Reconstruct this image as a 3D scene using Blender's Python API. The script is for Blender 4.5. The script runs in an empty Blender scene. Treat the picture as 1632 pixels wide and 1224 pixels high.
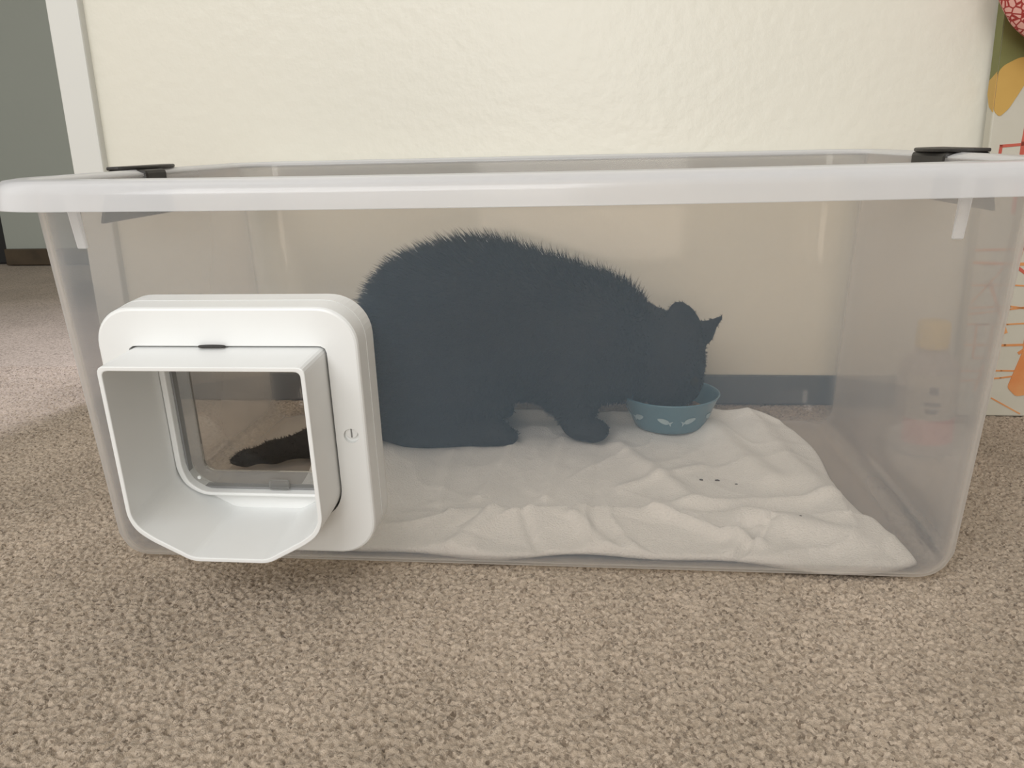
import bpy, bmesh, math, random
import numpy as np
from mathutils import Vector, Matrix, noise
random.seed(7); rng = np.random.default_rng(7)
S = bpy.context.scene
COL = S.collection
PI = math.pi

# ------------------------------------------------------------------ camera
CAM = (0.075, -0.6523, 0.3704); PITCH, ROLL, YAW, FPX = 0.2864, -0.0242, -0.1097, 1318.4
def cam_axes():
    f = Vector((math.sin(YAW)*math.cos(PITCH), math.cos(YAW)*math.cos(PITCH), -math.sin(PITCH)))
    x0 = Vector((math.cos(YAW), -math.sin(YAW), 0)); u0 = x0.cross(f)
    return (x0*math.cos(ROLL)+u0*math.sin(ROLL), u0*math.cos(ROLL)-x0*math.sin(ROLL), f)
cx_, cu_, cf_ = cam_axes()
cd = bpy.data.cameras.new('camera'); cam = bpy.data.objects.new('camera', cd); COL.objects.link(cam)
cd.sensor_fit = 'HORIZONTAL'; cd.sensor_width = 36; cd.lens = 36*FPX/1632; cd.clip_start = 0.01
m = Matrix.Identity(4)
for i in range(3):
    m[i][0] = cx_[i]; m[i][1] = cu_[i]; m[i][2] = -cf_[i]; m[i][3] = CAM[i]
cam.matrix_world = m
S.camera = cam
# ------------------------------------------------------------------ light
w = bpy.data.worlds.new('room_light'); S.world = w; w.use_nodes = True
# soft light from the rest of the room: stronger from above and from the window side
_t = w.node_tree; _bg = _t.nodes['Background']; _bg.inputs[0].default_value = (1.0, 0.955, 0.88, 1)
_tc = _t.nodes.new('ShaderNodeTexCoord'); _d = _t.nodes.new('ShaderNodeVectorMath'); _d.operation = 'DOT_PRODUCT'
_d.inputs[1].default_value = (-0.62, -0.38, 0.69); _t.links.new(_tc.outputs['Generated'], _d.inputs[0])
_m = _t.nodes.new('ShaderNodeMapRange'); _m.inputs['From Min'].default_value = -0.5; _m.inputs['From Max'].default_value = 1.0
_m.inputs['To Min'].default_value = 0.20; _m.inputs['To Max'].default_value = 0.70
_t.links.new(_d.outputs['Value'], _m.inputs['Value']); _t.links.new(_m.outputs[0], _bg.inputs[1])
def area(name, loc, target, sx, sy, power, color, spread=None):
    d = bpy.data.lights.new(name, 'AREA'); d.shape = 'RECTANGLE'; d.size = sx; d.size_y = sy; d.energy = power; d.color = color
    if spread: d.spread = spread
    o = bpy.data.objects.new(name, d); COL.objects.link(o); o.location = loc
    o.rotation_euler = (Vector(target)-Vector(loc)).to_track_quat('-Z', 'Y').to_euler()
    return o
area('window_daylight', (-0.8, -2.1, 1.9), (0, 0.3, 0.2), 1.8, 1.2, 35, (0.97, 0.98, 1.0))
area('glass_door_daylight', (-0.05, -3.2, 0.75), (-0.05, 0.5, 0.45), 1.1, 0.9, 20, (1.0, 0.97, 0.92))
area('hall_daylight', (-0.45, 1.55, 1.25), (-0.95, 0.52, 0.0), 0.20, 0.25, 3.6, (0.80, 0.82, 1.0), 1.2)
S.view_settings.view_transform = 'Standard'; S.view_settings.look = 'None'
S.view_settings.gamma = 1; S.view_settings.use_curve_mapping = False
S.view_settings.exposure = 0.07
try:
    S.cycles.transparent_max_bounces = 32; S.cycles.max_bounces = 8; S.cycles.use_denoising = True
    S.cycles.sample_clamp_indirect = 4
except Exception: pass

# ------------------------------------------------------------------ materials
def mat(name, color, rough=0.5, spec=0.5, bump=None, vary=None, metal=0.0, sheen=0.0):
    M = bpy.data.materials.new(name); M.use_nodes = True
    nt = M.node_tree; b = nt.nodes['Principled BSDF']
    b.inputs['Base Color'].default_value = (*color, 1); b.inputs['Roughness'].default_value = rough
    b.inputs['Specular IOR Level'].default_value = spec; b.inputs['Metallic'].default_value = metal
    b.inputs['Sheen Weight'].default_value = sheen
    tc = nt.nodes.new('ShaderNodeTexCoord')
    if vary:                                    # (scale, second colour, lo, hi)
        n = nt.nodes.new('ShaderNodeTexNoise'); n.inputs['Scale'].default_value = vary[0]; n.inputs['Detail'].default_value = 4
        r = nt.nodes.new('ShaderNodeValToRGB'); r.color_ramp.elements[0].position = vary[2]; r.color_ramp.elements[1].position = vary[3]
        r.color_ramp.elements[0].color = (*color, 1); r.color_ramp.elements[1].color = (*vary[1], 1)
        nt.links.new(tc.outputs['Object'], n.inputs['Vector']); nt.links.new(n.outputs['Fac'], r.inputs[0])
        nt.links.new(r.outputs[0], b.inputs['Base Color'])
    if bump:                                    # (scale, strength, distance)
        n = nt.nodes.new('ShaderNodeTexNoise'); n.inputs['Scale'].default_value = bump[0]; n.inputs['Detail'].default_value = 5
        bp = nt.nodes.new('ShaderNodeBump'); bp.inputs['Strength'].default_value = bump[1]; bp.inputs['Distance'].default_value = bump[2]
        nt.links.new(tc.outputs['Object'], n.inputs['Vector']); nt.links.new(n.outputs['Fac'], bp.inputs['Height'])
        nt.links.new(bp.outputs[0], b.inputs['Normal'])
    return M

def milky(name, k, haze, gloss_rough=0.12, trans=(1, 1, 1), front=0.5, ior=1.3, thick=None):
    """translucent plastic sheet: clear fraction falls as exp(-k/cos) with the path through the sheet"""
    M = bpy.data.materials.new(name); M.use_nodes = True
    nt = M.node_tree; nt.nodes.clear(); N = nt.nodes.new; L = nt.links.new
    lw = N('ShaderNodeLayerWeight'); lw.inputs[0].default_value = 0.5
    def mth(op, a, b=None):
        x = N('ShaderNodeMath'); x.operation = op
        for i, q in enumerate((a, b)):
            if q is None: continue
            if isinstance(q, (int, float)): x.inputs[i].default_value = q
            else: L(q, x.inputs[i])
        return x.outputs[0]
    c = mth('MAXIMUM', mth('SUBTRACT', 1.0, lw.outputs['Facing']), 0.12)
    tc = N('ShaderNodeTexCoord'); nz = N('ShaderNodeTexNoise'); nz.inputs['Scale'].default_value = 6; nz.inputs['Detail'].default_value = 3
    L(tc.outputs['Object'], nz.inputs['Vector'])
    kk = mth('MULTIPLY', mth('ADD', mth('MULTIPLY', nz.outputs['Fac'], 0.4), 0.8), k)
    fac = mth('SUBTRACT', 1.0, mth('EXPONENT', mth('MULTIPLY', mth('DIVIDE', kk, mth('POWER', c, 1.45)), -1.0)))
    tr = N('ShaderNodeBsdfTransparent'); tr.inputs[0].default_value = (*trans, 1)
    df = N('ShaderNodeBsdfDiffuse'); df.inputs[0].default_value = (*haze, 1)
    tl = N('ShaderNodeBsdfTranslucent'); tl.inputs[0].default_value = (*haze, 1)
    if thick:                                   # long paths scatter many times and turn whiter
        mc = N('ShaderNodeMix'); mc.data_type = 'RGBA'; mc.inputs[6].default_value = (*haze, 1); mc.inputs[7].default_value = (*thick, 1)
        mr = N('ShaderNodeMapRange'); mr.inputs['From Min'].default_value = 0.11; mr.inputs['From Max'].default_value = 0.32
        L(fac, mr.inputs['Value']); L(mr.outputs[0], mc.inputs[0]); L(mc.outputs[2], df.inputs[0]); L(mc.outputs[2], tl.inputs[0])
    gl = N('ShaderNodeBsdfGlossy'); gl.inputs['Roughness'].default_value = gloss_rough
    m1 = N('ShaderNodeMixShader'); m1.inputs[0].default_value = front; L(tl.outputs[0], m1.inputs[1]); L(df.outputs[0], m1.inputs[2])
    m2 = N('ShaderNodeMixShader'); L(fac, m2.inputs[0]); L(tr.outputs[0], m2.inputs[1]); L(m1.outputs[0], m2.inputs[2])
    fr = N('ShaderNodeFresnel'); fr.inputs[0].default_value = ior
    m3 = N('ShaderNodeMixShader'); L(mth('MINIMUM', fr.outputs[0], 0.35), m3.inputs[0]); L(m2.outputs[0], m3.inputs[1]); L(gl.outputs[0], m3.inputs[2])
    out = N('ShaderNodeOutputMaterial'); L(m3.outputs[0], out.inputs[0])
    return M

MT = {}
MT['wall'] = mat('cream_wall_paint', (0.79, 0.77, 0.675), 0.34, 0.5, bump=(55, 0.25, 0.004), vary=(1.2, (0.81, 0.785, 0.685), 0.3, 0.7))
MT['hall'] = mat('hall_wall_paint', (0.40, 0.43, 0.385), 0.6, 0.4, bump=(60, 0.15, 0.003), vary=(1.5, (0.385, 0.41, 0.365), 0.3, 0.7))
MT['trim'] = mat('white_trim_paint', (0.74, 0.74, 0.70), 0.4, bump=(30, 0.05, 0.002))
MT['wood'] = mat('dark_brown_baseboard_wood', (0.085, 0.06, 0.035), 0.45, vary=(14, (0.05, 0.035, 0.02), 0.35, 0.7))
MT['rubber'] = mat('grey_cove_base', (0.085, 0.08, 0.085), 0.6, vary=(9, (0.10, 0.095, 0.095), 0.3, 0.7))
MT['black'] = mat('charcoal_plastic', (0.030, 0.027, 0.024), 0.5, 0.4, bump=(900, 0.1, 0.0004), vary=(60, (0.036, 0.033, 0.030), 0.3, 0.7))
MT['dark'] = mat('dark_door_paint', (0.015, 0.015, 0.016), 0.6, vary=(5, (0.02, 0.02, 0.02), 0.3, 0.7))
MT['white'] = mat('white_moulded_plastic', (0.84, 0.85, 0.84), 0.32, 0.5, bump=(1400, 0.04, 0.0003), vary=(20, (0.82, 0.83, 0.82), 0.3, 0.7))
MT['cat'] = mat('black_fur', (0.010, 0.010, 0.011), 0.75, 0.25, bump=(260, 0.5, 0.003), vary=(40, (0.016, 0.014, 0.013), 0.3, 0.7))
MT['nose'] = mat('black_nose_skin', (0.02, 0.015, 0.015), 0.7, 0.1)
MT['eye'] = mat('dark_eye', (0.02, 0.018, 0.012), 0.8, 0.1, vary=(200, (0.03, 0.022, 0.012), 0.4, 0.6))
MT['towel'] = mat('white_towel_terry', (0.85, 0.83, 0.80), 0.95, 0.1, bump=(520, 0.9, 0.0022), vary=(14, (0.87, 0.85, 0.82), 0.3, 0.7), sheen=0.3)
MT['bowl'] = mat('blue_glazed_ceramic', (0.10, 0.19, 0.24), 0.25, 0.5, vary=(30, (0.115, 0.205, 0.255), 0.3, 0.7))
MT['bowlin'] = mat('pale_glaze', (0.45, 0.50, 0.50), 0.25, 0.5, vary=(30, (0.48, 0.52, 0.52), 0.3, 0.7))
MT['fish'] = mat('pale_blue_fish_glaze', (0.34, 0.44, 0.48), 0.3, 0.5, vary=(90, (0.38, 0.48, 0.52), 0.3, 0.7))
MT['food'] = mat('brown_cat_food', (0.30, 0.19, 0.11), 0.7, bump=(300, 0.4, 0.002), vary=(60, (0.20, 0.12, 0.07), 0.35, 0.65))
MT['crumb'] = mat('dark_crumb', (0.05, 0.035, 0.025), 0.8, vary=(300, (0.09, 0.06, 0.04), 0.3, 0.7))
MT['yellow'] = mat('yellow_cap_plastic', (0.85, 0.60, 0.10), 0.4, vary=(20, (0.80, 0.55, 0.10), 0.3, 0.7))
MT['bottle'] = mat('clear_grey_bottle', (0.44, 0.37, 0.34), 0.25, vary=(15, (0.42, 0.35, 0.32), 0.3, 0.7))
MT['label'] = mat('pale_paper_label', (0.58, 0.52, 0.44), 0.6, vary=(25, (0.55, 0.49, 0.42), 0.3, 0.7))
MT['red'] = mat('red_ink', (0.60, 0.13, 0.10), 0.6, vary=(40, (0.52, 0.10, 0.08), 0.3, 0.7))
MT['ink'] = mat('dark_label_ink', (0.12, 0.09, 0.09), 0.6, vary=(40, (0.15, 0.1, 0.1), 0.3, 0.7))
MT['canvas'] = mat('off_white_canvas', (0.60, 0.575, 0.49), 0.7, bump=(700, 0.2, 0.0005), vary=(30, (0.575, 0.55, 0.46), 0.3, 0.7))
MT['orange'] = mat('orange_paint', (0.68, 0.25, 0.08), 0.6, bump=(400, 0.1, 0.0005), vary=(22, (0.72, 0.36, 0.15), 0.35, 0.7))
MT['redpaint'] = mat('brick_red_paint', (0.50, 0.09, 0.06), 0.6, vary=(22, (0.60, 0.14, 0.09), 0.3, 0.7))
MT['olive'] = mat('olive_green_paint', (0.17, 0.175, 0.055), 0.6, vary=(14, (0.21, 0.215, 0.075), 0.3, 0.7))
MT['mustard'] = mat('mustard_paint', (0.56, 0.34, 0.08), 0.6, vary=(14, (0.60, 0.38, 0.10), 0.3, 0.7))
MT['plug'] = mat('grey_rubber_seal', (0.20, 0.20, 0.20), 0.5, vary=(30, (0.25, 0.25, 0.25), 0.3, 0.7))
MT['box'] = milky('milky_clear_plastic', 0.100, (0.44, 0.61, 0.80), 0.06, trans=(0.998, 0.965, 0.930), front=0.28, ior=1.22, thick=(1.0, 0.995, 1.0))
MT['rim'] = milky('milky_rim_plastic', 0.55, (0.93, 0.935, 0.95), 0.13, front=0.58, ior=1.45)
MT['pane'] = milky('smoky_clear_flap', 0.012, (0.45, 0.43, 0.40), 0.03, trans=(0.91, 0.89, 0.86), ior=1.2)
MT['paneedge'] = milky('clear_flap_border', 0.22, (0.50, 0.50, 0.49), 0.10, trans=(0.88, 0.88, 0.87), ior=1.45)

def carpet():
    M = bpy.data.materials.new('beige_cut_pile_carpet'); M.use_nodes = True
    nt = M.node_tree; b = nt.nodes['Principled BSDF']; N = nt.nodes.new; L = nt.links.new
    b.inputs['Roughness'].default_value = 0.95; b.inputs['Specular IOR Level'].default_value = 0.1; b.inputs['Sheen Weight'].default_value = 0.15
    tc = N('ShaderNodeTexCoord')
    v = N('ShaderNodeTexVoronoi'); v.inputs['Scale'].default_value = 430; L(tc.outputs['Object'], v.inputs['Vector'])
    r = N('ShaderNodeValToRGB'); e = r.color_ramp.elements
    e[0].position = 0.06; e[0].color = (0.20, 0.155, 0.115, 1); e[1].color = (0.60, 0.50, 0.40, 1); r.color_ramp.elements.new(0.35).color = (0.43, 0.35, 0.27, 1)
    L(v.outputs['Color'], r.inputs[0])
    n = N('ShaderNodeTexNoise'); n.inputs['Scale'].default_value = 5; n.inputs['Detail'].default_value = 4; L(tc.outputs['Object'], n.inputs['Vector'])
    r2 = N('ShaderNodeValToRGB'); r2.color_ramp.elements[0].color = (0.88, 0.87, 0.85, 1); r2.color_ramp.elements[1].color = (1.06, 1.05, 1.04, 1)
    r2.color_ramp.elements[0].position = 0.35; r2.color_ramp.elements[1].position = 0.65; L(n.outputs['Fac'], r2.inputs[0])
    mx = N('ShaderNodeMix'); mx.data_type = 'RGBA'; mx.blend_type = 'MULTIPLY'; mx.inputs[0].default_value = 1
    L(r.outputs[0], mx.inputs[6]); L(r2.outputs[0], mx.inputs[7]); L(mx.outputs[2], b.inputs['Base Color'])
    n2 = N('ShaderNodeTexNoise'); n2.inputs['Scale'].default_value = 900; n2.inputs['Detail'].default_value = 3; L(tc.outputs['Object'], n2.inputs['Vector'])
    bp = N('ShaderNodeBump'); bp.inputs['Strength'].default_value = 0.8; bp.inputs['Distance'].default_value = 0.0015
    L(n2.outputs['Fac'], bp.inputs['Height']); L(bp.outputs[0], b.inputs['Normal'])
    return M
MT['carpet'] = carpet()

def spotted():
    M = bpy.data.materials.new('red_cloth_with_pink_spots'); M.use_nodes = True
    nt = M.node_tree; b = nt.nodes['Principled BSDF']; N = nt.nodes.new; L = nt.links.new
    b.inputs['Roughness'].default_value = 0.85
    tc = N('ShaderNodeTexCoord'); v = N('ShaderNodeTexVoronoi'); v.feature = 'DISTANCE_TO_EDGE'; v.inputs['Scale'].default_value = 125
    v.inputs['Randomness'].default_value = 0.8
    L(tc.outputs['Object'], v.inputs['Vector'])
    r = N('ShaderNodeValToRGB'); r.color_ramp.interpolation = 'LINEAR'
    r.color_ramp.elements[0].position = 0.07; r.color_ramp.elements[0].color = (0.36, 0.035, 0.03, 1)
    r.color_ramp.elements[1].position = 0.12; r.color_ramp.elements[1].color = (0.78, 0.42, 0.36, 1)
    L(v.outputs['Distance'], r.inputs[0]); L(r.outputs[0], b.inputs['Base Color'])
    return M
MT['spots'] = spotted()

# ------------------------------------------------------------------ object helpers
def link(name, me, material=None, parent=None, loc=(0, 0, 0), smooth=False):
    o = bpy.data.objects.new(name, me); COL.objects.link(o); o.location = loc
    if material:
        me.materials.clear(); me.materials.append(MT[material])
    if parent: o.parent = parent
    if smooth: me.polygons.foreach_set('use_smooth', [True]*len(me.polygons))
    return o
def obj(name, bm, material, parent=None, loc=(0, 0, 0), smooth=False, bevel=0, seg=2, auto=None):
    bmesh.ops.recalc_face_normals(bm, faces=bm.faces)
    me = bpy.data.meshes.new(name); bm.to_mesh(me); bm.free()
    o = link(name, me, material, parent, loc, smooth)
    if bevel:
        b = o.modifiers.new('bevel', 'BEVEL'); b.width = bevel; b.segments = seg; b.limit_method = 'ANGLE'; b.angle_limit = 0.6
    if auto:
        for e in me.edges: pass
        me.set_sharp_from_angle(angle=auto) if hasattr(me, 'set_sharp_from_angle') else None
    return o
def empty(name, label=None, cat=None, loc=(0, 0, 0), parent=None, group=None):
    o = bpy.data.objects.new(name, None); COL.objects.link(o); o.location = loc; o.empty_display_size = 0.02
    if parent: o.parent = parent
    tag(o, label, cat, group); return o
def tag(o, label=None, cat=None, group=None, kind=None):
    if label: o['label'] = label
    if cat: o['category'] = cat
    if group: o['group'] = group
    if kind: o['kind'] = kind
    return o
def structure(o): o['kind'] = 'structure'; return o
def bx(bm, lo, hi):
    v = [bm.verts.new((x, y, z)) for x in (lo[0], hi[0]) for y in (lo[1], hi[1]) for z in (lo[2], hi[2])]
    for f in ((0, 1, 3, 2), (4, 6, 7, 5), (0, 4, 5, 1), (2, 3, 7, 6), (0, 2, 6, 4), (1, 5, 7, 3)): bm.faces.new([v[i] for i in f])
    return bm
def boxm(lo, hi): return bx(bmesh.new(), lo, hi)
def loft(bm, rings, cap0=False, cap1=False, closed=False):
    R = [[bm.verts.new(p) for p in r] for r in rings]
    n = len(R[0]); L_ = len(R)
    for a in range(L_ if closed else L_-1):
        A, B = R[a], R[(a+1) % L_]
        for i in range(n): bm.faces.new((A[i], A[(i+1) % n], B[(i+1) % n], B[i]))
    if cap0: bm.faces.new(R[0][::-1])
    if cap1: bm.faces.new(R[-1])
    return bm
def lathe(prof, n=48, bm=None, c=(0, 0), cap0=True, cap1=True):
    bm = bm or bmesh.new()
    return loft(bm, [[(c[0]+r*math.cos(2*PI*i/n), c[1]+r*math.sin(2*PI*i/n), z) for i in range(n)] for r, z in prof], cap0, cap1)
def rrect(x0, x1, z0, z1, r, n=8):
    pts = []
    for (cx, cz, a0) in ((x1-r, z1-r, 0), (x0+r, z1-r, 90), (x0+r, z0+r, 180), (x1-r, z0+r, 270)):
        for i in range(n+1):
            a = math.radians(a0+90*i/n); pts.append((cx+r*math.cos(a), cz+r*math.sin(a)))
    return pts
def evaluated(o):
    dg = bpy.context.evaluated_depsgraph_get(); me = bpy.data.meshes.new_from_object(o.evaluated_get(dg))
    old = o.data; o.modifiers.clear(); o.data = me; return o
def cut(o, cutter_bm):
    bmesh.ops.recalc_face_normals(cutter_bm, faces=cutter_bm.faces)
    me = bpy.data.meshes.new('cutter'); cutter_bm.to_mesh(me); cutter_bm.free()
    c = bpy.data.objects.new('cutter', me); COL.objects.link(c); c.matrix_world = o.matrix_world.copy() if o.parent is None else Matrix.Identity(4)
    if o.parent is not None:
        c.parent = o.parent; c.location = o.location; c.rotation_euler = o.rotation_euler
    m_ = o.modifiers.new('cut', 'BOOLEAN'); m_.object = c; m_.operation = 'DIFFERENCE'; m_.solver = 'EXACT'
    bpy.context.view_layer.update(); evaluated(o); bpy.data.objects.remove(c)
    return o
def tube(bm, pts, rad, n=10, caps=True):
    pts = [Vector(p) for p in pts]; rings = []
    for i, p in enumerate(pts):
        t = (pts[min(i+1, len(pts)-1)]-pts[max(i-1, 0)]).normalized()
        a = t.cross(Vector((0, 0, 1)));  a = a.normalized() if a.length > 1e-4 else Vector((1, 0, 0))
        b_ = t.cross(a); r = rad[i] if hasattr(rad, '__len__') else rad
        rings.append([p+a*r*math.cos(2*PI*k/n)+b_*r*math.sin(2*PI*k/n) for k in range(n)])
    return loft(bm, rings, caps, caps)

# ------------------------------------------------------------------ structure: floor, walls, trim
WALLY = 0.509
def make_floor():
    x0, x1, y0, y1, st = -1.15, 1.05, -0.55, 0.70, 0.0014
    nx, ny = int((x1-x0)/st)+1, int((y1-y0)/st)+1
    X, Y = np.meshgrid(np.linspace(x0, x1, nx), np.linspace(y0, y1, ny))
    c = 0.0037; gx, gy = np.floor(X/c).astype(int), np.floor(Y/c).astype(int)
    T = 1024; jx, jy, jh = rng.random((T, T)), rng.random((T, T)), rng.random((T, T))
    best = np.full(X.shape, 9.0); hh = np.zeros(X.shape)
    for a in (-1, 0, 1):
        for b in (-1, 0, 1):
            ix, iy = (gx+a) % T, (gy+b) % T
            px = (gx+a+jx[ix, iy])*c; py = (gy+b+jy[ix, iy])*c
            d = (X-px)**2+(Y-py)**2; k = d < best
            best = np.where(k, d, best); hh = np.where(k, jh[ix, iy], hh)
    d = np.sqrt(best)/c
    Z = 0.0024*(1-np.clip(d, 0, 1)**2*1.9)+0.0022*(hh-0.5)-0.0030
    big = 0.0010*np.sin(X*31+2*np.sin(Y*17))*np.sin(Y*27+1.5*np.sin(X*23))
    Z = Z+big
    Z += rng.normal(0, 0.00022, Z.shape)
    edge = np.minimum(np.minimum(X-x0, x1-X), np.minimum(Y-y0, y1-Y)); Z = np.where(edge < 0.004, -0.003, Z)
    inside = (X > -0.36) & (X < 0.36) & (Y > 0.02) & (Y < 0.42); Z = np.where(inside, np.minimum(Z, -0.0015), Z)
    Z = np.minimum(Z, 0.0)
    V = np.stack([X.ravel(), Y.ravel(), Z.ravel()], 1)
    i = np.arange((nx)*(ny)).reshape(ny, nx)
    F = np.stack([i[:-1, :-1].ravel(), i[:-1, 1:].ravel(), i[1:, 1:].ravel(), i[1:, :-1].ravel()], 1)
    ex = [(-4, -2.5), (x0, -2.5), (x1, -2.5), (3, -2.5), (-4, y0), (3, y0), (-4, y1), (3, y1), (-4, 4), (x0, 4), (x1, 4), (3, 4)]
    nV = len(V); V = np.vstack([V, [(a, b, -0.003) for a, b in ex]])
    c00, c10, c01, c11 = i[0, 0], i[0, -1], i[-1, 0], i[-1, -1]; e = lambda k: nV+k
    F = np.vstack([F, [(e(0), e(1), c00, e(4)), (e(1), e(2), c10, c00), (e(2), e(3), e(5), c10), (e(4), c00, c01, e(6)), (c10, e(5), e(7), c11),
                       (e(6), c01, e(9), e(8)), (c01, c11, e(10), e(9)), (c11, e(7), e(11), e(10))]])
    me = bpy.data.meshes.new('floor'); me.vertices.add(len(V)); me.vertices.foreach_set('co', V.ravel())
    me.loops.add(len(F)*4); me.loops.foreach_set('vertex_index', F.ravel()); me.polygons.add(len(F))
    me.polygons.foreach_set('loop_start', np.arange(0, len(F)*4, 4)); me.update(calc_edges=True)
    structure(link('floor', me, 'carpet', smooth=True))
make_floor()
XT = -0.628
structure(obj('wall_back', boxm((XT, WALLY, 0), (3.0, WALLY+0.11, 2.4)), 'wall'))
structure(obj('trim_1', boxm((XT-0.046, WALLY-0.014, 0), (XT, WALLY+0.125, 2.1)), 'trim', bevel=0.003))       # door casing and jamb
structure(obj('baseboard_back', boxm((XT+0.001, WALLY-0.006, 0), (3.0, WALLY-0.0005, 0.043)), 'rubber', bevel=0.002))
structure(obj('wall_hall', boxm((-1.945, 2.0, 0), (1.0, 2.1, 2.4)), 'hall'))
structure(obj('baseboard_hall', boxm((-1.945, 1.985, 0), (1.0, 1.999, 0.055)), 'wood', bevel=0.003))
structure(obj('wall_header', boxm((-3.4, WALLY, 2.03), (XT, WALLY+0.11, 2.4)), 'wall'))
structure(obj('ceiling', boxm((-3.4, WALLY, 2.4), (1.0, 2.1, 2.45)), 'trim'))
structure(obj('wall_left', boxm((-3.5, WALLY, 0), (-3.4, 2.1, 2.4)), 'hall'))
structure(obj('door_1', boxm((-3.39, 2.03, 0), (-1.946, 2.09, 2.39)), 'dark', bevel=0.004))

# ------------------------------------------------------------------ storage box
TAP = 0.06
def section(z, off, r0=0.036, n=10, seg=14):
    """plan outline of the box wall at height z, pushed out by off; front/back sides bow out a little"""
    t = min(z/0.33, 1.05)
    x1 = 0.380+0.020*t+off; ya = -0.014*t-off; yb = 0.446+0.024*t+off
    r = r0+off+0.008*t
    pts = []
    xs, ys = x1-r, None
    cor = [(x1-r, yb-r, 0), (-x1+r, yb-r, 90), (-x1+r, ya+r, 180), (x1-r, ya+r, 270)]
    for k, (cx, cy, a0) in enumerate(cor):
        arc = [(cx+r*math.cos(math.radians(a0+90*i/n)), cy+r*math.sin(math.radians(a0+90*i/n))) for i in range(n+1)]
        pts += arc
        nx = cor[(k+1) % 4]; b0 = arc[-1]; a1 = nx[2]
        b1 = (nx[0]+r*math.cos(math.radians(a1)), nx[1]+r*math.sin(math.radians(a1)))
        pts += [(b0[0]+(b1[0]-b0[0])*j/seg, b0[1]+(b1[1]-b0[1])*j/seg) for j in range(1, seg)]
    out = []
    for (x, y) in pts:
        bow = (1-(x/x1)**2)
        if y < 0.1: y -= 0.004*t*bow
        elif y > 0.36: y += 0.003*t*bow
        out.append((x, y, z))
    return out
TH = 0.0022
box = empty('storage_box', 'large see-through milky plastic storage bin without lid, holding the black cat', 'storage box')
bm = bmesh.new()
FR = 0.024                                            # radius where the walls turn into the bottom
outer = [[(x*0.55, 0.213+(y-0.213)*0.55, 0.0008) for x, y, z in section(0, -FR)]]
outer += [[(x, y, FR*(1-math.cos(math.radians(a)))+0.0004) for x, y, z in section(0, -FR*(1-math.sin(math.radians(a))))] for a in (0, 15, 30, 45, 60, 75)]
outer += [section(z, 0) for z in (0.0245, 0.06, 0.10, 0.14, 0.18, 0.22, 0.26, 0.30, 0.327, 0.345)]
inner = [section(z, -TH) for z in (0.345, 0.327, 0.30, 0.26, 0.22, 0.18, 0.14, 0.10, 0.06, 0.0255)]
inner += [[(x, y, FR*(1-math.cos(math.radians(a)))+0.0004+TH*math.cos(math.radians(a))) for x, y, z in section(0, -TH*math.sin(math.radians(a))-FR*(1-math.sin(math.radians(a))))] for a in (75, 60, 45, 30, 15, 0)]
inner += [[(x*0.55, 0.213+(y-0.213)*0.55, 0.0008+TH) for x, y, z in section(0, -FR)]]
loft(bm, outer+inner, True, True)
shell = obj('bin_body', bm, 'box', box, smooth=True)
FLAP = Vector((-0.2155, -0.0105, 0.147)); FTH = math.atan(TAP)
hole = bmesh.new()
loft(hole, [[(x+FLAP.x, y, z+FLAP.z) for x, z in rrect(-0.092, 0.092, -0.094, 0.090, 0.02)] for y in (-0.06, 0.05)], True, True)
cut(shell, hole)
shell.data.set_sharp_from_angle(angle=0.6)

# rim: thin sheet running out from the wall top, rounded over, then hanging down
prof = [(0.0005, 0.3462), (0.012, 0.3500), (0.024, 0.3485), (0.0300, 0.3445), (0.0325, 0.3385), (0.0335, 0.3270), (0.0338, 0.3262),
        (0.0312, 0.3262), (0.0308, 0.3270), (0.0298, 0.3375), (0.0275, 0.3420), (0.0230, 0.3452), (0.012, 0.3468), (0.0005, 0.3432)]
def rimsec(off, z):
    s = section(0.33, off*0.87); return [(x, y, z-0.0020*(1-(x/0.43)**2)*(1 if y < 0.1 else 0)) for x, y, _ in s]
obj('rim', loft(bmesh.new(), [rimsec(o_, z_) for o_, z_ in prof], closed=True), 'rim', box, smooth=True)
# ribs under the rim and the shallow step in each end wall
def wall_y(z, x=0.34): return -0.014*z/0.33-0.004*(z/0.33)*(1-(x/0.39)**2)
for xa in (-0.343, 0.333):
    b = bmesh.new()
    r0 = [(xa-0.004, wall_y(0.294)-0.0005, 0.294), (xa+0.004, wall_y(0.294)-0.0005, 0.294), (xa+0.004, wall_y(0.294)-0.004, 0.294), (xa-0.004, wall_y(0.294)-0.004, 0.294)]
    r1 = [(p[0]*1.006, p[1]-0.002-(0.004 if k > 1 else 0), 0.340) for k, p in enumerate(r0)]
    obj('rib', loft(b, [r0, r1], True, True), 'rim', box, bevel=0.001)
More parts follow.
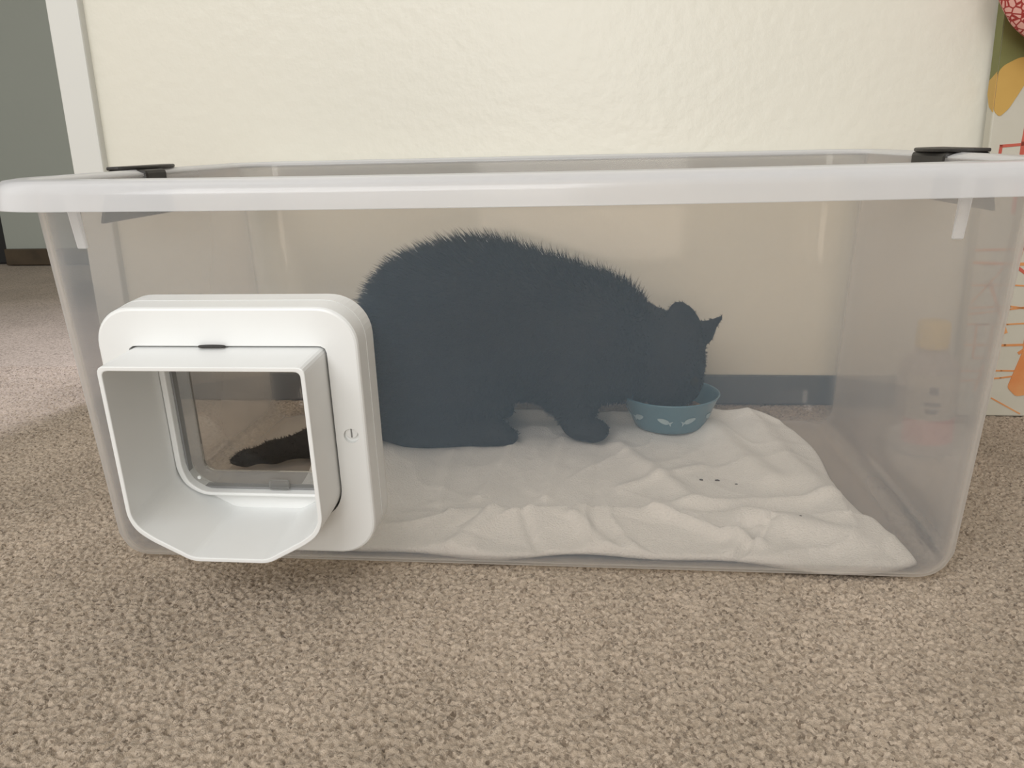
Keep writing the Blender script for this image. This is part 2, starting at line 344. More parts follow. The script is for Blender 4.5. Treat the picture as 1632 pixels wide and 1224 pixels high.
# black latches at the two ends
for s in (-1, 1):
    lt = bmesh.new(); yc = 0.240
    n = 20; D = [(0.434, yc-0.057), (0.434, yc+0.057)]+[(0.424-(0.034 if s > 0 else 0.020)*math.sin(PI*i/n), yc+0.057*math.cos(PI*i/n)) for i in range(n+1)]
    D = [(s*a, b_) for a, b_ in D]
    loft(lt, [[(a, b_, z) for a, b_ in D] for z in (0.3500, 0.3535)], True, True)
    L_ = obj('latch', lt, 'black', box, bevel=0.0012)
    L_['label'] = 'dark curved latch handle at the %s end of the bin' % ('left' if s < 0 else 'right')
    lo, hi = sorted((s*0.3975, s*0.4285))
    obj('hinge_block', boxm((lo, yc-0.045, 0.3300), (hi, yc+(0.045 if s > 0 else 0.0), 0.3499)), 'black', L_, bevel=0.004)
    b = bmesh.new()
    A = [(s*0.4305, yc-0.082, 0.298), (s*0.4305, yc+0.072, 0.298), (s*0.4305, yc+0.055, 0.3499), (s*0.4305, yc-0.055, 0.3499)]
    B = [(q[0]+s*0.004, q[1], q[2]) for q in A]
    loft(b, [A, B], True, True)
    obj('hook_plate', b, 'black', L_, bevel=0.002)

# ------------------------------------------------------------------ cat flap fitted through the front wall (part of the bin)
def flapobj(name, bm, material, parent, **k): return obj(name, bm, material, parent, **k)
def ring(outer, inner_, y0, y1, bm=None):
    bm = bm or bmesh.new()
    return loft(bm, [[(x, y0, z) for x, z in outer], [(x, y1, z) for x, z in outer], [(x, y1, z) for x, z in inner_], [(x, y0, z) for x, z in inner_]], closed=True)
frame = bmesh.new()
def sampled(P, n=200):
    """points of a convex outline at even angles, so two outlines can be joined"""
    out = []; Q = [Vector(p) for p in P]
    for i in range(n):
        a = 2*PI*i/n; d = Vector((math.cos(a), math.sin(a)))
        for A, B in zip(Q, Q[1:]+Q[:1]):
            e = B-A; den = d.x*e.y-d.y*e.x
            if abs(den) < 1e-12: continue
            t = (A.x*e.y-A.y*e.x)/den; u = (A.x*d.y-A.y*d.x)/den
            if t > 0 and -1e-6 <= u <= 1+1e-6: out.append((d.x*t, d.y*t)); break
    return out
def tun(g, gb=0):
    P = [(0.0795-g, 0.0755-g), (-0.0795+g, 0.0755-g), (-0.0795+g, -0.050), (-0.0745+g, -0.062+g*.7), (-0.064+g*.8, -0.0705+g*.9), (-0.0315+g*.3, -0.0885+g+gb), (0.0315-g*.3, -0.0885+g+gb), (0.064-g*.8, -0.0705+g*.9), (0.0745-g, -0.062+g*.7), (0.0795-g, -0.050)]
    return P
def rounded(P, r=0.003, n=3):
    out = []
    for i, p in enumerate(P):
        p = Vector(p); a = Vector(P[i-1]); c = Vector(P[(i+1) % len(P)])
        d = min(r, (a-p).length*.45, (c-p).length*.45)
        A = p+(a-p).normalized()*d; C_ = p+(c-p).normalized()*d
        for k in range(n+1):
            t = k/n; q = A*(1-t)**2+p*2*t*(1-t)+C_*t*t; out.append((q.x, q.y))
    return out
TUNGAP = sampled(rounded(tun(-0.0014), 0.006, 4))
def fo(g, r): return sampled(rrect(-0.106-g, 0.106+g, -0.106-g, 0.1075+g, r, 10))
loft(frame, [[(x, -0.0360, z) for x, z in fo(-0.0022, 0.029)], [(x, -0.0352, z) for x, z in fo(-0.0008, 0.030)], [(x, -0.0335, z) for x, z in fo(0, 0.030)],
             [(x, -0.0160, z) for x, z in fo(0.0008, 0.031)], [(x, -0.0160, z) for x, z in TUNGAP], [(x, -0.0360, z) for x, z in TUNGAP]], closed=True)
fr = flapobj('cat_flap', frame, 'white', box, loc=FLAP)
fr.rotation_euler = (FTH, 0, 0)
fr['label'] = 'white plastic cat flap fitted in the front wall of the bin'
bpy.context.view_layer.update()
evaluated(fr)
cyl = bmesh.new()
loft(cyl, [[(0.0935+0.0062*math.cos(a*PI/12), y, 0.004+0.0062*math.sin(a*PI/12)) for a in range(24)] for y in (-0.045, -0.0325)], True, True)
fr.rotation_euler = (0, 0, 0); par = fr.parent; fr.parent = None
cut(fr, cyl)
fr.parent = par; fr.rotation_euler = (FTH, 0, 0); fr.data.set_sharp_from_angle(angle=0.25)
# rear layer of the frame
b = ring(fo(0.0012, 0.032), TUNGAP, -0.0157, 0.0035)
flapobj('mounting_flange', b, 'white', fr)
# tunnel
to, ti = rounded(tun(0), 0.006, 4), rounded(tun(0.0036), 0.005, 4)
b = ring(to, ti, -0.0835, 0.006)
tunnel = flapobj('entry_tunnel', b, 'white', fr, bevel=0.0008)
# white sill behind the tunnel floor
b = bmesh.new()
sill_o = rounded([(0.0755, -0.045), (0.0755, 0.0715), (-0.0755, 0.0715), (-0.0755, -0.045), (-0.070, -0.0595), (-0.055, -0.0690), (0.055, -0.0690), (0.070, -0.0595)], 0.008, 4)
sill_i = rounded([(0.0705, -0.044), (0.0705, 0.0645), (-0.0705, 0.0645), (-0.0705, -0.044), (-0.066, -0.0575), (-0.053, -0.066), (0.053, -0.066), (0.066, -0.0575)], 0.008, 4)
ring(sill_o, sill_i, -0.0085, 0.010, b)
flapobj('door_frame', b, 'white', fr, bevel=0.001)
b = ring(sampled(rounded(tun(0.0037), 0.005, 4)), sampled([(x*0.999, z*0.999) for x, z in sill_o]), 0.0005, 0.0055)
flapobj('back_plate', b, 'white', fr)
# clear hinged door
b = ring(rrect(-0.0695, 0.0695, -0.0645, 0.0635, 0.012, 8), rrect(-0.0550, 0.0550, -0.0500, 0.0500, 0.010, 8), 0.000, 0.006)
pe = flapobj('door_border', b, 'paneedge', fr, bevel=0.0012); pe['label'] = 'clear plastic border of the swinging door'
b = bmesh.new(); loft(b, [[(x, y, z) for x, z in rrect(-0.0547, 0.0547, -0.0497, 0.0497, 0.010, 8)] for y in (0.002, 0.0035)], True, True)
pn = flapobj('door_pane', b, 'pane', fr); pn['label'] = 'smoky clear swinging door pane'
b = ring(rrect(-0.0702, 0.0702, -0.0655, 0.0642, 0.012, 8), rrect(-0.0685, 0.0685, -0.0638, 0.0625, 0.011, 8), -0.0005, 0.0065)
flapobj('door_seal', b, 'plug', fr)
b = bx(bmesh.new(), (0.004, -0.004, -0.0650), (0.022, 0.0, -0.0560)); flapobj('door_catch', b, 'paneedge', fr, bevel=0.0015)
b = bmesh.new(); loft(b, [[(-0.060+0.0016*math.cos(a*PI/6), y, -0.0555+0.0016*math.sin(a*PI/6)) for a in range(12)] for y in (-0.0012, 0.0)], True, True)
flapobj('magnet_stud', b, 'white', fr)
# screw in its recess
b = bmesh.new()
loft(b, [[(0.0935+0.0050*math.cos(a*PI/12), y, 0.004+0.0050*math.sin(a*PI/12)) for a in range(24)] for y in (-0.0345, -0.0322)], True, True)
sc_ = flapobj('screw_cover', b, 'white', fr, bevel=0.0006)
b = bx(bmesh.new(), (0.0929, -0.0349, 0.0000), (0.0941, -0.0344, 0.0080)); flapobj('screw_slot', b, 'plug', fr)
# sprung clip at the top of the tunnel
b = bmesh.new()
N_ = 28
rings = []
for i in range(N_):
    a = 2*PI*i/N_; c0 = Vector((-0.010+0.0105*math.cos(a), -0.0385-0.0022*math.sin(a), 0.0772))
    rad = Vector((math.cos(a), -math.sin(a), 0))
    rings.append([c0+rad*0.0008*math.cos(2*PI*k/8)+Vector((0, 0, 0.0009*math.sin(2*PI*k/8))) for k in range(8)])
loft(b, rings, closed=True); flapobj('spring_clip', b, 'black', fr, smooth=True)

# ------------------------------------------------------------------ towel
def towel_height(x, y):
    n1 = noise.noise(Vector((x*9, y*9, 1.3))); n2 = noise.noise(Vector((x*28, y*22, 4.1))); n3 = noise.noise(Vector((x*70, y*70, 2)))
    h = 0.0065+0.0024*n1+0.0014*n2+0.0004*n3
    yc = 0.100+0.010*math.sin(x*9+0.5)                                   # front roll, folded over
    t = (y-yc)
    am = 0.0100*(0.8+0.3*math.sin(x*23+1)); h += am*(math.exp(-(t/0.038)**2) if t < 0 else math.exp(-(t/0.008)**2))
    def ridge(x0, y0, x1, y1, wd, a):
        dx, dy = x1-x0, y1-y0; L2 = dx*dx+dy*dy; s = max(0, min(1, ((x-x0)*dx+(y-y0)*dy)/L2))
        d = math.hypot(x-x0-s*dx, y-y0-s*dy); return a*math.exp(-(d/wd)**2)
    h += 0.012*max(0, (y-0.385)/0.035)**2*(x > -0.3)
    for q in RID: h += ridge(*q)
    wx = x+0.03*noise.noise(Vector((x*12, y*12, 7))); wy = y+0.03*noise.noise(Vector((x*12, y*12, 9)))
    rg = (1-abs(noise.noise(Vector((wx*13, wy*8, 3)))))**8; h += 0.0032*rg*(0.6+0.8*(t < 0))
    rg2 = (1-abs(noise.noise(Vector((wx*24+5, wy*20, 6)))))**6; h -= 0.0016*rg2*(0.3+0.9*(t < 0.01))
    return h
RID = [(0.20, 0.42, 0.26, 0.20, 0.020, 0.010), (0.27, 0.40, 0.31, 0.12, 0.018, 0.010), (0.10, 0.30, 0.17, 0.14, 0.012, 0.006), (0.16, 0.13, 0.31, 0.15, 0.010, 0.007),
       (0.13, 0.11, 0.22, 0.05, 0.008, 0.008), (0.22, 0.10, 0.30, 0.06, 0.016, 0.008), (0.24, 0.09, 0.20, 0.03, 0.004, -0.006), (0.14, 0.12, 0.19, 0.075, 0.004, -0.007), (0.19, 0.075, 0.23, 0.085, 0.004, -0.006),
       (-0.03, 0.30, -0.05, 0.14, 0.007, 0.004), (0.03, 0.32, 0.02, 0.14, 0.008, 0.005), (0.08, 0.33, 0.07, 0.13, 0.006, -0.003), (-0.10, 0.27, -0.09, 0.12, 0.008, 0.004),
       (0.05, 0.09, 0.09, 0.03, 0.007, 0.005), (-0.03, 0.10, -0.06, 0.03, 0.008, 0.006), (0.0, 0.10, 0.02, 0.03, 0.005, -0.004), (0.10, 0.17, 0.19, 0.24, 0.009, 0.004)]
def make_towel():
    NU, NV = 300, 190; V = []; Fc = []
    def edge(u, v):
        xl = -0.275+0.02*math.sin(v*5); xr = 0.336+0.006*math.sin(v*9+1)-0.02*v*v+0.012*math.exp(-(v/0.12)**2)
        ya = 0.034+0.007*math.sin(u*11+1)+0.004*math.sin(u*27)-0.014*u; yb = 0.421+0.002*math.sin(u*8)
        # round the corners
        c = 0.06
        x = xl+(xr-xl)*u; 
        e = max(0, (abs(u-0.5)-0.5+c)/c); y0 = ya+0.012*e*e; y1 = yb-0.02*e*e
        return x, y0+(y1-y0)*v
    top = []
    for j in range(NV+1):
        for i in range(NU+1):
            u, v = i/NU, j/NV; x, y = edge(u, v)
            h = towel_height(x, y)
            dd = min(i/NU*0.61, (1-i/NU)*0.61, v*0.39, (1-v)*0.39)
            k = min(1, dd/0.011); k = math.sqrt(max(0, 1-(1-k)**2))
            sl = max(0, (0.05-x-0.34+0.29)/0.01)*0
            V.append((x, y, 0.0075+(h-0.004)*k if True else 0))
    n = len(V)
    for (x, y, z) in V[:n]: V.append((x, y, 0.0042))
    W1 = NU+1
    for j in range(NV):
        for i in range(NU):
            a = j*W1+i; Fc.append((a, a+1, a+W1+1, a+W1)); Fc.append((n+a, n+a+W1, n+a+W1+1, n+a+1))
    for i in range(NU): Fc.append((i, n+i, n+i+1, i+1)); a = NV*W1+i; Fc.append((a, a+1, n+a+1, n+a))
    for j in range(NV): a = j*W1; Fc.append((a, a+W1, n+a+W1, n+a)); a = j*W1+NU; Fc.append((a, n+a, n+a+W1, a+W1))
    me = bpy.data.meshes.new('towel'); me.from_pydata(V, [], Fc); me.update()
    o = link('towel', me, 'towel', smooth=True)
    tag(o, 'crumpled white terry towel lining the floor of the see-through bin', 'towel')
make_towel()
def th(x, y): return 0.0035+towel_height(x, y)
crumbs = [(0.186, 0.196, 0.0028, 1.0), (0.203, 0.198, 0.0034, 0.6), (0.222, 0.190, 0.0022, 0.5), (0.2655, 0.088, 0.0014, 0.8)]
for k, (x, y, s, e) in enumerate(crumbs):
    b = bmesh.new(); bmesh.ops.create_icosphere(b, subdivisions=2, radius=s*0.55)
    for v in b.verts: v.co += v.co*0.5*noise.noise(v.co*900+Vector((k, 0, 0))); v.co.z *= 0.6; v.co.x *= 1.4; v.co.y *= e
    o = obj('crumb', b, 'crumb', None, (x, y, th(x, y)+s*0.15), smooth=True)
    tag(o, ['leftmost round dark crumb on the white towel', 'middle and largest dark crumb on the white towel', 'small flat dark crumb on the white towel, right of the round and the largest crumbs', 'tiny dark crumb alone near the front edge of the white towel'][k], 'crumb', 'dark crumbs on the towel')

# ------------------------------------------------------------------ food bowl
BC = (0.1655, 0.3805); BZ = 0.0125
bowl = empty('cat_food_bowl', 'blue ceramic cat bowl with pale fish pattern, under the cat\'s muzzle', 'bowl', (BC[0], BC[1], BZ))
pr = [(0.0, 0.0), (0.042, 0.0), (0.0445, 0.0015), (0.0475, 0.008), (0.0612, 0.0395), (0.0632, 0.0422), (0.0626, 0.0435), (0.0608, 0.0428), (0.0588, 0.0395), (0.0455, 0.0095), (0.039, 0.0065), (0.0, 0.0065)]
pr[0] = (0.001, 0.0); pr[-1] = (0.001, 0.0065)
obj('bowl_body', lathe(pr, 72), 'bowl', bowl, smooth=True)
def conep(a, z): r = 0.0475+(z-0.008)/(0.0395-0.008)*(0.0612-0.0475)+0.0004; return Vector((r*math.cos(a), r*math.sin(a), z))
for k in range(10):
    a0 = -PI/2+(k-0.35)*2*PI/10; flip = 1 if k % 2 else -1; tilt = 0.35*(1 if k % 2 else -1)
    b = bmesh.new(); P = []
    for i in range(24):
        t = i/24*2*PI; P.append((0.0075*math.cos(t)*flip, 0.0036*math.sin(t)*(1-0.25*math.cos(t))))
    body = [p for p in P]
    tail_ = [(-0.0062*flip, 0.0), (-0.0115*flip, 0.0042), (-0.0100*flip, 0.0), (-0.0115*flip, -0.0042)]
    for poly in (body, tail_):
        f0, f1 = [], []
        for (u, v) in poly:
            uu = u*math.cos(tilt)-v*math.sin(tilt); vv = u*math.sin(tilt)+v*math.cos(tilt)
            q = conep(a0+uu/0.053, 0.0205+vv); rr = Vector((q.x, q.y, -0.01)).normalized()
            f0.append(q); f1.append(q+rr*0.0006)
        loft(b, [f0, f1], True, True)
    obj('fish_motif', b, 'fish', bowl)
# food
b = bmesh.new()
for k in range(150):
    r = 0.0395*math.sqrt(random.random()); a = random.random()*2*PI; z = 0.020+random.random()*0.008*(1-(r/0.05)**2)
    mtx = Matrix.Translation((r*math.cos(a), r*math.sin(a), z)) @ Matrix.Rotation(random.random()*3, 4, 'X') @ Matrix.Rotation(random.random()*3, 4, 'Z') @ Matrix.Diagonal((1.2, 1, 0.6, 1))
    bmesh.ops.create_icosphere(b, subdivisions=1, radius=random.uniform(0.0035, 0.0052), matrix=mtx)
o = obj('cat_food', b, 'food', None, (BC[0], BC[1], BZ), smooth=True)
tag(o, 'brown cat food pieces heaped inside the blue fish bowl', 'cat food', kind='stuff')

# ------------------------------------------------------------------ cat: one smooth surface from a distance field
def make_cat():
    lo = np.array([-0.40, 0.17, -0.005]); hi = np.array([0.25, 0.47, 0.29]); st = 0.0027
    n = ((hi-lo)/st).astype(int)+1
    ax = [lo[i]+st*np.arange(n[i]) for i in range(3)]
    P = np.stack(np.meshgrid(*ax, indexing='ij'), -1).astype(np.float32)
    D = np.full(P.shape[:3], 1.0, np.float32)
    def smin(a, b, k): h = np.clip(0.5+0.5*(b-a)/k, 0, 1); return b*(1-h)+a*h-k*h*(1-h)
    def region(c0, c1, pad):
        a = np.maximum(((np.minimum(c0, c1)-pad-lo)/st).astype(int), 0); b = np.minimum(((np.maximum(c0, c1)+pad-lo)/st).astype(int)+2, n)
        return tuple(slice(a[i], b[i]) for i in range(3))
    def ell(c, r, k=0.02, ry=0.0, rz=0.0):
        nonlocal D
        c = np.array(c); r = np.array(r); s = region(c, c, r.max()+k+0.01); q = P[s]-c
        if ry: ca, sa = math.cos(ry), math.sin(ry); q = np.stack([q[..., 0]*ca-q[..., 2]*sa, q[..., 1], q[..., 0]*sa+q[..., 2]*ca], -1)
        if rz: ca, sa = math.cos(rz), math.sin(rz); q = np.stack([q[..., 0]*ca+q[..., 1]*sa, -q[..., 0]*sa+q[..., 1]*ca, q[..., 2]], -1)
        k0 = np.linalg.norm(q/r, axis=-1); k1 = np.linalg.norm(q/(r*r), axis=-1)+1e-9
        D[s] = smin(D[s], k0*(k0-1)/k1, k)
    def cone(a, b, ra, rb, k=0.014):
        nonlocal D
        a = np.array(a); b = np.array(b); s = region(a, b, max(ra, rb)+k+0.01); q = P[s]-a; d = b-a
        t = np.clip((q@d)/(d@d), 0, 1); D[s] = smin(D[s], np.linalg.norm(q-t[..., None]*d, axis=-1)-(ra+(rb-ra)*t), k)
    # trunk
    ell((-0.128, 0.350, 0.130), (0.100, 0.080, 0.108)); ell((-0.075, 0.352, 0.155), (0.105, 0.074, 0.098))
    ell((-0.010, 0.352, 0.145), (0.100, 0.066, 0.089)); ell((0.060, 0.354, 0.138), (0.072, 0.062, 0.074))
    ell((0.080, 0.358, 0.104), (0.058, 0.052, 0.052)); ell((-0.15, 0.345, 0.064), (0.085, 0.078, 0.053)); ell((-0.155, 0.315, 0.045), (0.080, 0.050, 0.038))
    # neck, head, muzzle
    cone((0.075, 0.358, 0.135), (0.150, 0.372, 0.113), 0.064, 0.047)
    ell((0.161, 0.374, 0.102), (0.045, 0.047, 0.051)); ell((0.166, 0.376, 0.075), (0.0385, 0.040, 0.037), 0.012); ell((0.141, 0.374, 0.073), (0.030, 0.036, 0.025), 0.012)
    cone((0.168, 0.376, 0.066), (0.160, 0.376, 0.046), 0.026, 0.017, 0.012)
    # ears
    ell((0.1760, 0.346, 0.153), (0.0195, 0.0050, 0.0290), 0.006, ry=-0.45, rz=0.25)
    ell((0.1775, 0.350, 0.142), (0.0190, 0.0090, 0.0180), 0.010, ry=-0.45)
    cone((0.196, 0.396, 0.122), (0.2285, 0.400, 0.1490), 0.0145, 0.0028, 0.008); ell((0.203, 0.397, 0.130), (0.017, 0.007, 0.013), 0.010, ry=0.7)
    # front legs
    for yy, dx in ((0.318, 0.0), (0.392, -0.014)):
        ell((0.040+dx, (yy+0.352)/2, 0.095), (0.042, 0.040, 0.055)); cone((0.036+dx, yy+0.004, 0.080), (0.046+dx, yy, 0.036), 0.032, 0.0195)
        ell((0.063+dx, yy-0.003, 0.0255), (0.0245, 0.0185, 0.0145), 0.010)
        for t in (-0.010, -0.0035, 0.0035, 0.010): ell((0.0770+dx-abs(t)*0.8, yy-0.003+t, 0.0220), (0.0110, 0.0048, 0.0100), 0.004)
    # hind legs folded on the floor
    for yy, dx in ((0.302, 0.0), (0.405, -0.015)):
        ell((-0.112+dx, (yy*2+0.352)/3, 0.088), (0.082, 0.052, 0.072)); cone((-0.15+dx, yy, 0.034), (-0.048+dx, yy-0.003, 0.0255), 0.028, 0.0165)
        for t in (-0.010, -0.0035, 0.0035, 0.010): ell((-0.033+dx-abs(t)*0.3, yy-0.003+t, 0.0210), (0.0110, 0.0048, 0.0090), 0.003)
    # tail lying along the floor
    T = [(-0.205, 0.335, 0.046, 0.026), (-0.235, 0.300, 0.026, 0.0190), (-0.275, 0.268, 0.0205, 0.0165), (-0.315, 0.245, 0.0170, 0.0125), (-0.345, 0.232, 0.0135, 0.0085), (-0.358, 0.228, 0.0115, 0.0050)]
    for a, b in zip(T, T[1:]): cone(a[:3], b[:3], a[3], b[3], 0.010)
    # surface nets
    ins = D < 0; nx, ny, nz = D.shape
    c = np.stack([ins[i:nx-1+i, j:ny-1+j, k:nz-1+k] for i in (0, 1) for j in (0, 1) for k in (0, 1)], -1)
    act = c.any(-1) & ~c.all(-1); idx = -np.ones(act.shape, int); cells = np.argwhere(act); idx[act] = np.arange(len(cells))
    acc = np.zeros((len(cells), 3)); cnt = np.zeros(len(cells))
    cor = [(i, j, k) for i in (0, 1) for j in (0, 1) for k in (0, 1)]
    for a in cor:
        for b in cor:
            if sum(abs(a[t]-b[t]) for t in range(3)) != 1 or a > b: continue
            da = D[tuple((cells+a).T)]; db = D[tuple((cells+b).T)]; mk = (da < 0) != (db < 0)
            t = np.where(mk, da/(da-db+1e-12), 0); pt = cells+np.array(a)+t[:, None]*(np.array(b)-np.array(a))
            acc += pt*mk[:, None]; cnt += mk
    V = lo+st*acc/cnt[:, None]
    Fs = []
    for axis in range(3):
        o1, o2 = [(1, 2), (2, 0), (0, 1)][axis]; sl0 = [slice(1, -1)]*3; sl1 = [slice(1, -1)]*3
        sl0[axis] = slice(0, -1); sl1[axis] = slice(1, None)
        A = ins[tuple(sl0)]; B = ins[tuple(sl1)]; base = np.array([1, 1, 1]); base[axis] = 0
        for flag in (0, 1):
            e = np.argwhere((A & ~B) if flag == 0 else (~A & B))+base
            if not len(e): continue
            d1 = np.zeros(3, int); d1[o1] = 1; d2 = np.zeros(3, int); d2[o2] = 1
            q = [idx[tuple((e-x).T)] for x in (d1*0, d1, d1+d2, d2)]
            Fs.append(np.stack(q if flag == 0 else q[::-1], 1))
    F = np.vstack(Fs); F = F[(F >= 0).all(1)]
    me = bpy.data.meshes.new('black_cat'); me.from_pydata(V.tolist(), [], F.tolist()); me.update()
    b = bmesh.new(); b.from_mesh(me)
    for _ in range(3): bmesh.ops.smooth_vert(b, verts=b.verts, factor=0.4, use_axis_x=True, use_axis_y=True, use_axis_z=True)
    bmesh.ops.recalc_face_normals(b, faces=b.faces); b.to_mesh(me); b.free(); me.update()
    cat = link('cat', me, 'cat', smooth=True)
    tag(cat, 'fluffy black cat crouching in the see-through bin, head down in the bowl', 'cat')
    # coat: short tapered hairs growing backwards over the body
    co = np.empty(len(me.vertices)*3); me.vertices.foreach_get('co', co); co = co.reshape(-1, 3)
    no = np.empty(len(me.vertices)*3); me.vertices.foreach_get('normal', no); no = no.reshape(-1, 3)
    M_ = 42000; pk = rng.integers(0, len(co), M_); p = co[pk]+rng.normal(0, 0.0008, (M_, 3)); nn = no[pk]
    top = np.clip((p[:, 2]-0.12)/0.12, 0, 1)*(p[:, 0] < 0.13); face = (p[:, 0] > 0.135) | (p[:, 2] < 0.045)
    flow = np.stack([-0.8-0.0*p[:, 0], np.zeros(M_), -0.25+0*p[:, 0]], 1); flow += rng.normal(0, 0.22, (M_, 3))
    d = nn*(0.55+0.25*rng.random((M_, 1)))+flow*0.55; d -= nn*np.minimum(0, (d*nn).sum(1)-0.25)[:, None]
    d /= np.linalg.norm(d, axis=1)[:, None]
    ln = (0.006+0.008*top+0.010*rng.random(M_)**2*(0.4+top))*np.where(face, 0.38, 1.0)
    tip = p+d*ln[:, None]; tip[:, 2] = np.maximum(tip[:, 2], 0.006)
    ok = ~((p[:, 2] < 0.03) & (nn[:, 2] < -0.2))
    side = np.cross(d, rng.normal(0, 1, (M_, 3))); side /= np.linalg.norm(side, axis=1)[:, None]
    base = p-nn*0.001; wd = 0.00045
    mid = base*0.45+tip*0.55-np.array([0, 0, 0.0004])
    Vh = np.stack([base-side*wd, base+side*wd, mid+side*wd*0.7, tip, mid-side*wd*0.7], 1)[ok].reshape(-1, 3); k = np.arange(len(Vh)//5)*5
    Fh = np.stack([k, k+1, k+2, k+3, k+4], 1)
    mh = bpy.data.meshes.new('fur'); mh.from_pydata(Vh.tolist(), [], Fh.tolist()); mh.update()
    fur = link('fur', mh, 'cat', cat); fur['kind'] = 'stuff'
    for yy, s in ((0.3405, -1), (0.4115, 1)):
        b = bmesh.new(); bmesh.ops.create_uvsphere(b, u_segments=16, v_segments=10, radius=0.0062); obj('eye', b, 'eye', cat, (0.190, yy, 0.082), smooth=True)
    b = bmesh.new(); bmesh.ops.create_uvsphere(b, u_segments=12, v_segments=8, radius=0.0045); obj('nose', b, 'nose', cat, (0.178, 0.376, 0.038), smooth=True)
make_cat()

# ------------------------------------------------------------------ bottle beyond the right end of the bin
BX, BY = 0.462, 0.335
bt = empty('cleaner_bottle', 'yellow capped bottle standing on the carpet behind the bin\'s right end', 'bottle', (BX, BY, 0))
obj('bottle_body', lathe([(0.001, 0), (0.030, 0), (0.033, 0.004), (0.033, 0.100), (0.030, 0.112), (0.017, 0.122), (0.015, 0.126), (0.001, 0.126)], 40), 'bottle', bt, smooth=True)
obj('bottle_cap', lathe([(0.001, 0.1262), (0.0175, 0.1262), (0.0185, 0.130), (0.0178, 0.155), (0.0160, 0.158), (0.001, 0.158)], 36), 'yellow', bt, smooth=True)
def wrap(r, a0, a1, z0, z1, n=14, t=0.0004):
    b = bmesh.new(); A = [a0+(a1-a0)*i/n for i in range(n+1)]
    i_ = [(r*math.cos(a), r*math.sin(a)) for a in A]; o_ = [((r+t)*math.cos(a), (r+t)*math.sin(a)) for a in A[::-1]]; P = i_+o_
    return loft(b, [[(x, y, z) for x, y in P] for z in (z0, z1)], True, True)
lab = obj('bottle_label', wrap(0.0332, -2.6, -0.5, 0.030, 0.100), 'label', bt)
obj('label_red_band', wrap(0.0338, -2.6, -0.5, 0.016, 0.046), 'red', bt)
for z0, z1, a0, a1 in ((0.078, 0.087, -1.85, -1.55), (0.064, 0.068, -1.95, -1.45), (0.055, 0.060, -1.9, -1.5)):
    obj('label_print', wrap(0.0338, a0, a1, z0, z1, 6), 'ink', lab)

# ------------------------------------------------------------------ painted canvas leaning on the wall
cv = empty('painted_canvas', 'tall off-white canvas with orange line drawing, leaning on the cream wall', 'painting', (0.554, 0.462, 0.0))
cv.rotation_euler = (-math.atan(0.0255/0.9), 0, 0)          # leans back, top edge on the wall
CW, CH, CT = 0.46, 0.90, 0.020
obj('canvas_panel', boxm((0, 0, 0.0), (CW, CT, CH)), 'canvas', cv, bevel=0.002)
def paint(polys, material, name, y=-0.0006):
    b = bmesh.new()
    for P in polys: loft(b, [[(x, y, z) for x, z in P], [(x, 0.0002, z) for x, z in P]], True, True)
    return obj(name, b, material, cv)
def stroke(pts, w_):
    out = []
    for (a, c) in zip(pts, pts[1:]):
        d = Vector((c[0]-a[0], c[1]-a[1])).normalized()*w_/2; nrm = Vector((-d.y, d.x))
        out.append([(a[0]-d.x+nrm.x, a[1]-d.y+nrm.y), (c[0]+d.x+nrm.x, c[1]+d.y+nrm.y), (c[0]+d.x-nrm.x, c[1]+d.y-nrm.y), (a[0]-d.x-nrm.x, a[1]-d.y-nrm.y)])
    return out
def blob(P, n=4, r=0.004): return rounded(P, r, n)
paint([blob([(0.0005, 0.428), (0.0005, 0.64), (0.20, 0.66), (0.24, 0.56), (0.16, 0.49), (0.06, 0.456), (0.02, 0.442)])], 'olive', 'green_shape', -0.0004)
paint([blob([(0.0005, 0.437), (0.006, 0.444), (0.022, 0.452), (0.055, 0.456), (0.072, 0.440), (0.034, 0.424), (0.018, 0.394), (0.008, 0.384), (0.0005, 0.391)])], 'mustard', 'yellow_shape', -0.0009)
def edge_wrap(P, material, name, d):
    b = bmesh.new(); loft(b, [[(x, y, z) for y, z in P] for x in (-d, 0.0002)], True, True); return obj(name, b, material, cv)
edge_wrap([(0.0003, 0.390), (0.0003, 0.437), (0.0198, 0.428), (0.0198, 0.412), (0.012, 0.397)], 'mustard', 'yellow_edge_wrap', 0.0007)
edge_wrap([(0.0003, 0.434), (0.0198, 0.425), (0.0198, 0.66), (0.0003, 0.66)], 'olive', 'green_edge_wrap', 0.0004)
red = []
red += stroke([(0.0125, 0.310), (0.0145, 0.3495), (0.038, 0.3510)], 0.0035)
red += stroke([(0.039, 0.27), (0.040, 0.352), (0.043, 0.405)], 0.005)
red += stroke([(0.058, 0.24), (0.052, 0.20), (0.12, 0.15)], 0.004)
paint(red, 'redpaint', 'red_line')
orn = []
rr = random.Random(11)
for k, (z, w_) in enumerate([(0.222, 0.003), (0.205, 0.004), (0.150, 0.0022), (0.142, 0.0022), (0.128, 0.002), (0.100, 0.003), (0.062, 0.002), (0.050, 0.002), (0.178, 0.002)]):
    orn += stroke([(0.0, z+rr.uniform(-.004, .004)), (0.05, z+rr.uniform(-.003, .003)), (0.11, z+rr.uniform(-.012, .012)), (0.25, z+rr.uniform(-.02, .02)), (0.44, z+rr.uniform(-.02, .02))], w_)
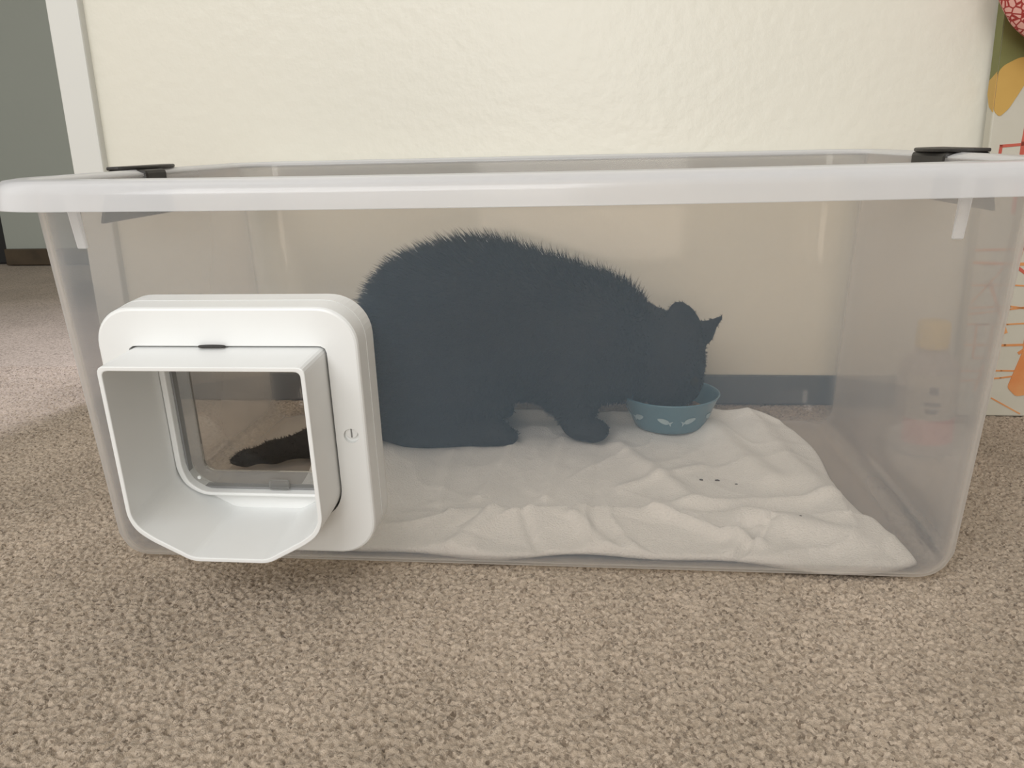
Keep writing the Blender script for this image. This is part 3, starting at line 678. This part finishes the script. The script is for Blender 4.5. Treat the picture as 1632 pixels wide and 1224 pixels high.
for k in range(34):
    x = rr.uniform(0.0, 0.42); z = rr.uniform(0.01, 0.26); dx = rr.uniform(-0.05, 0.06); dz = rr.choice([-1, 1])*rr.uniform(0.02, 0.07)
    q = (min(max(x+dx, 0.002), 0.455), min(max(z+dz, 0.004), 0.29)); orn += stroke([(x, z), q], rr.choice([0.0018, 0.0022, 0.004]))
for (x0, z0, w_, h_) in ((0.012, 0.080, 0.020, 0.045), (0.10, 0.02, 0.05, 0.04), (0.2, 0.15, 0.06, 0.05), (0.3, 0.05, 0.05, 0.06)):
    orn += stroke([(x0, z0), (x0+w_, z0), (x0+w_, z0+h_), (x0, z0+h_), (x0, z0)], 0.0025)
paint(orn, 'orange', 'orange_line_drawing')
paint([blob([(0.072, 0.028), (0.060, 0.040), (0.066, 0.062), (0.073, 0.088), (0.073, 0.108), (0.090, 0.112), (0.125, 0.140), (0.15, 0.09), (0.12, 0.035)])], 'orange', 'orange_patch', -0.0010)

# ------------------------------------------------------------------ red spotted cloth bag hanging from a wall hook
bag = empty('cloth_bag', 'red cloth bag with pink spots hanging in the top right corner', 'bag', (0.62, 0.428, 0.448))
b = bmesh.new(); bmesh.ops.create_uvsphere(b, u_segments=48, v_segments=32, radius=1)
for v in b.verts:
    x, y, z = v.co; wob = 1+0.03*noise.noise(v.co*3)
    v.co = Vector((x*0.102*wob, y*0.040*wob, 0.104+z*0.102*wob))
obj('bag_body', b, 'spots', bag, smooth=True)
b = bmesh.new(); tube(b, [(-0.02, 0, 0.202), (-0.035, 0.015, 0.32), (-0.01, 0.050, 0.44), (0.0, 0.056, 0.456), (0.01, 0.050, 0.44), (0.035, 0.015, 0.32), (0.02, 0, 0.202)], 0.004)
obj('bag_strap', b, 'redpaint', bag, smooth=True)
b = bmesh.new(); tube(b, [(0.62, 0.508, 0.90), (0.62, 0.488, 0.90), (0.62, 0.480, 0.904), (0.62, 0.478, 0.915)], 0.003)
tag(obj('wall_hook', b, 'black', smooth=True), 'small black hook on the cream wall above the spotted bag', 'hook')
